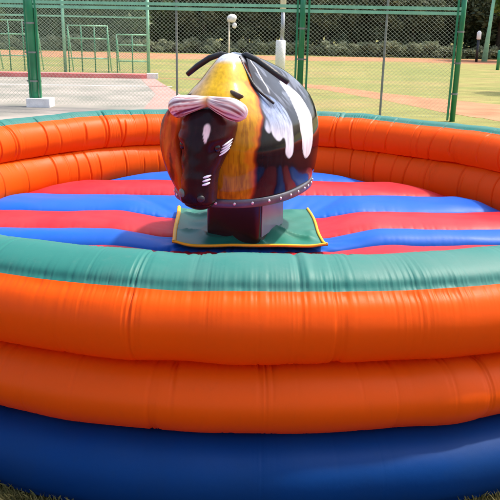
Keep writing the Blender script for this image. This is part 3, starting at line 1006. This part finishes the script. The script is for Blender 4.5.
def ellipsoid(name, c, rad, mat, parent, rot=(0, 0, 0), nu=20, nv=12):
    V = []
    for j in range(nv):
        ph = math.pi * j / (nv - 1)
        for i in range(nu):
            th = 2 * math.pi * i / nu
            V.append((rad[0] * math.sin(ph) * math.cos(th), rad[1] * math.sin(ph) * math.sin(th), rad[2] * math.cos(ph)))
    o = mesh_obj(name, V, [tuple(q) for q in grid_faces(nv, nu, False, True)], mat, parent, True)
    o.location = c; o.rotation_euler = rot
    return o


EYE = mat_basic('dark_eye', (.006, .006, .008), .25, .1, 10, coat=.1)
PALE = mat_basic('pale_paint', (.72, .74, .80), .35, .08, 20, coat=.3)
for sgn in (1, -1):
    hp = head_pt(np.array([sgn * .85]), np.array([.62]))[0]
    e = ellipsoid('eye', (hp[0] - .008, hp[1], hp[2] + ZB), (.018, .020, .028), EYE, head, (0, 0, sgn * .8))
# painted pale lash marks beside the eye and on the nostril, laid on as thin raised strokes
def stroke(u0, v0, u1, v1, r0, name, mat):
    pts = []
    for k in range(7):
        t = k / 6
        p = head_pt(np.array([u0 + (u1 - u0) * t]), np.array([v0 + (v1 - v0) * t]))[0]
        pts.append((p[0] + .001, p[1] + .001, p[2] + ZB))
    rr = [r0 * (.45 + .55 * math.sin(math.pi * k / 6)) for k in range(7)]
    MB().tube(pts, rr, 8).build(name, mat, head, True)
for k in range(4):
    stroke(1.15 - .02 * k, .545 + .030 * k, 1.65 - .02 * k, .60 + .030 * k, .0075, 'lash_mark', PALE)
for k in range(3):
    stroke(.60, .285 + .034 * k, 1.08, .302 + .034 * k, .0085, 'nose_mark', PALE)
NOST = mat_basic('grey_green_nostril', (.10, .15, .12), .35, .2, 14)
hp = head_pt(np.array([-.62]), np.array([.19]))[0]
ellipsoid('nostril', (hp[0] - .004, hp[1], hp[2] + ZB), (.014, .032, .030), NOST, head, (0, 0, -.6))
hp = head_pt(np.array([.62]), np.array([.16]))[0]
ellipsoid('nostril', (hp[0] - .006, hp[1], hp[2] + ZB), (.012, .024, .022), BLACK, head, (0, 0, .6))

# ---- heavy cheek fold on the bull's right, running from the horn down to the muzzle
cv = np.linspace(0, 1, 70); cu = np.linspace(0, 2 * math.pi, 60, endpoint=False)
CU, CV = np.meshgrid(cu, cv, indexing='ij')
cyc = interp(CV, [0, .15, .4, .7, 1], [-.06, -.105, -.165, -.215, -.205])
cw = interp(CV, [0, .04, .2, .5, .8, .96, 1], [.003, .03, .062, .088, .085, .05, .003])
cd = interp(CV, [0, .04, .2, .5, .8, .96, 1], [.003, .03, .06, .085, .09, .06, .003])
CX = interp(CV, [0, .3, .7, 1], [.775, .755, .70, .66]) + cd * np.cos(CU)
CY = cyc + cw * np.sin(CU)
CZ = .005 + CV * .60 + 0 * CU
cn = fnoise(CY * 5, CZ * 1.1, 51, (2, 4, 9), (1, .8, .6))
cc_ = np.zeros(CX.shape + (3,)) + np.array([.46, .052, .005])
cc_ = mixc(cc_, (.55, .11, .008), sstep(.3, 1.0, cn))
cc_ = mixc(cc_, (.07, .012, .006), sstep(.3, 1.0, -cn) * .8)
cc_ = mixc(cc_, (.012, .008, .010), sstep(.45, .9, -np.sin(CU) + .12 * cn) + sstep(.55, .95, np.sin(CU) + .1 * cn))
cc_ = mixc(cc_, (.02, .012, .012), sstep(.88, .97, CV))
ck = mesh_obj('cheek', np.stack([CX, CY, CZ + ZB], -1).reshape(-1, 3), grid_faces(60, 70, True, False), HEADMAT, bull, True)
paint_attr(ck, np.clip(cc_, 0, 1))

# ---- horns: stubby, fluted, pale with pink grooves
def mat_horn():
    m, n, l, p = new_mat('streaked_horn')
    at = n.new('ShaderNodeAttribute'); at.attribute_name = 'paint'
    l.new(at.outputs['Color'], p.inputs['Base Color'])
    p.inputs['Roughness'].default_value = .32
    p.inputs['Coat Weight'].default_value = .4
    return m
HORN = mat_horn()
for sgn in (1, -1):
    n1, n2 = 46, 72
    t = np.linspace(0, 1, n1)
    cy = .04 + .035 + sgn * (-.01 + .255 * t)
    cz = .652 - .010 * np.sin(t * 3.1) - .030 * t ** 1.5 - .055 * t ** 5
    cx = .80 + .05 * np.sin(t * math.pi * .8) - .02 * t
    rad = interp(t, [0, .12, .4, .7, .88, .96, 1], [.030, .034, .048, .060, .050, .032, .002])
    ph = np.linspace(0, 2 * math.pi, n2, endpoint=False)
    T, PH = np.meshgrid(t, ph, indexing='ij')
    fl = .6 * np.sin(PH * 11 + 1.6 * np.sin(T * 3.0) + T * 2.2 * sgn) + .5 * np.sin(PH * 5 + 2.1 * T + 1)
    rr = rad[:, None] * (1 + .055 * fl * np.sin(np.clip(T * 3.3, 0, math.pi)))
    dz = np.gradient(cz) / np.gradient(cy)
    X = cx[:, None] + rr * np.cos(PH)
    Z = cz[:, None] + rr * np.sin(PH) * 1.02
    Y = cy[:, None] - sgn * 0 * T - dz[:, None] * rr * np.sin(PH) * .8
    Hv = np.stack([X, Y, Z + ZB], -1)
    groove = 1 - sstep(-.6, -.1, fl)
    up = sstep(-.2, .6, np.sin(PH))
    c = np.zeros(Hv.shape) + np.array([.76, .72, .69])
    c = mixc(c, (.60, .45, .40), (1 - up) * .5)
    strp = np.sin(PH * 13 + 2.6 * np.sin(T * 2.6 + 1) + T * 3.5 * sgn + .8 * np.sin(PH * 3))
    c = mixc(c, (.30, .05, .07), (1 - sstep(-.75, -.35, strp)) * sstep(.12, .35, T) * (1 - sstep(.93, 1, T)) * .8)
    c = mixc(c, (.15, .012, .03), groove * sstep(.05, .25, T) * (1 - sstep(.9, 1, T)) * (.75 + .25 * (1 - up)))
    c = mixc(c, (.55, .30, .12), (1 - sstep(.03, .22, T)))
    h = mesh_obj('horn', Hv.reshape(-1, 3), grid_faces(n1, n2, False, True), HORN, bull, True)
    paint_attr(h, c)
# ---- ears: small dark folded flaps lying flat on the neck above the horns
EAR = mat_basic('dark_ear', (.07, .05, .035), .5, .4, 30)
for sgn, lx, ly, lz in ((1, .565, .150, .683), (-1, .575, -.150, .655)):
    V = []; na, nb = 16, 14
    for i in range(na):
        t = i / (na - 1)
        w = .034 * math.sin(math.pi * (.06 + .9 * t)) ** .6 * (1 - .25 * t)
        for j in range(nb):
            a = 2 * math.pi * j / nb
            V.append((w * .55 * math.sin(a) + .012 * math.sin(t * 3), sgn * (t - .5) * .11, w * math.cos(a) - .016 * t * t))
    o = mesh_obj('ear', V, [tuple(q) for q in grid_faces(na, nb, False, True)] + [tuple(range(nb))[::-1], tuple(range((na - 1) * nb, na * nb))], EAR, bull, True)
    o.location = (lx, ly, lz + ZB); o.rotation_euler = (0, .55, -sgn * .35)

# ---- grab bar over the hump and the cord along the saddle
bar = [(.27, -.335, .765), (.272, -.26, .822), (.274, -.17, .877), (.26, -.09, .905), (.22, 0, .885), (.26, .09, .905), (.274, .17, .877), (.272, .27, .815), (.27, .385, .742)]
MB().tube([(a, b, c + ZB) for a, b, c in bar], [.017, .020, .020, .018, .016, .018, .020, .020, .017], 14).build('grab_bar', BLACK, bull, True)
cord = [(.31, .055, .893), (.335, .09, .845), (.36, .135, .79), (.385, .18, .735), (.39, .225, .69), (.375, .27, .655), (.35, .315, .615)]
cord2 = [Vector(q) for q in cord]
for _ in range(2):
    cord2 = [cord2[0]] + [w_ for a, b in zip(cord2[:-1], cord2[1:]) for w_ in (a.lerp(b, .25), a.lerp(b, .75))] + [cord2[-1]]
MB().tube([(a + .01, b + .012, c + ZB) for a, b, c in cord2], .009, 10).build('cord', BLACK, bull, True)

# ---------------------------------------------------------------- grass round the ring
r = np.random.default_rng(77)
nb = 110000
th = r.uniform(0, 2 * math.pi, nb)
th[: nb // 2] = -math.pi / 2 + r.uniform(-.75, .75, nb // 2)
rad = 2.74 + np.abs(r.normal(size=nb)) * .45
bx = rad * np.cos(th); by = 5.12 + rad * np.sin(th)
hgt = r.uniform(.018, .055, nb) * (.5 + .6 * r.random(nb)); wid = r.uniform(.0009, .002, nb)
az = r.uniform(0, 2 * math.pi, nb); lean = r.uniform(.1, .9, nb) * hgt
dx, dy = np.cos(az), np.sin(az)
lx, ly = np.cos(az + 1.57 + r.normal(size=nb) * .5), np.sin(az + 1.57 + r.normal(size=nb) * .5)
gv = np.stack([np.stack([bx - dx * wid, by - dy * wid, 0 * bx], -1), np.stack([bx + dx * wid, by + dy * wid, 0 * bx], -1),
               np.stack([bx + lx * lean * .4 + dx * wid * .7, by + ly * lean * .4 + dy * wid * .7, hgt * .6], -1),
               np.stack([bx + lx * lean, by + ly * lean, hgt], -1)], 1).reshape(-1, 3)
GRASS = mat_leaf('dry_grass_blades', (.12, .11, .03), (.34, .27, .10))
go = mesh_obj('grass', gv, np.arange(nb * 4).reshape(-1, 4), GRASS)
tag(go, 'short dry grass on the ground around the inflatable ring', 'grass', kind='stuff')
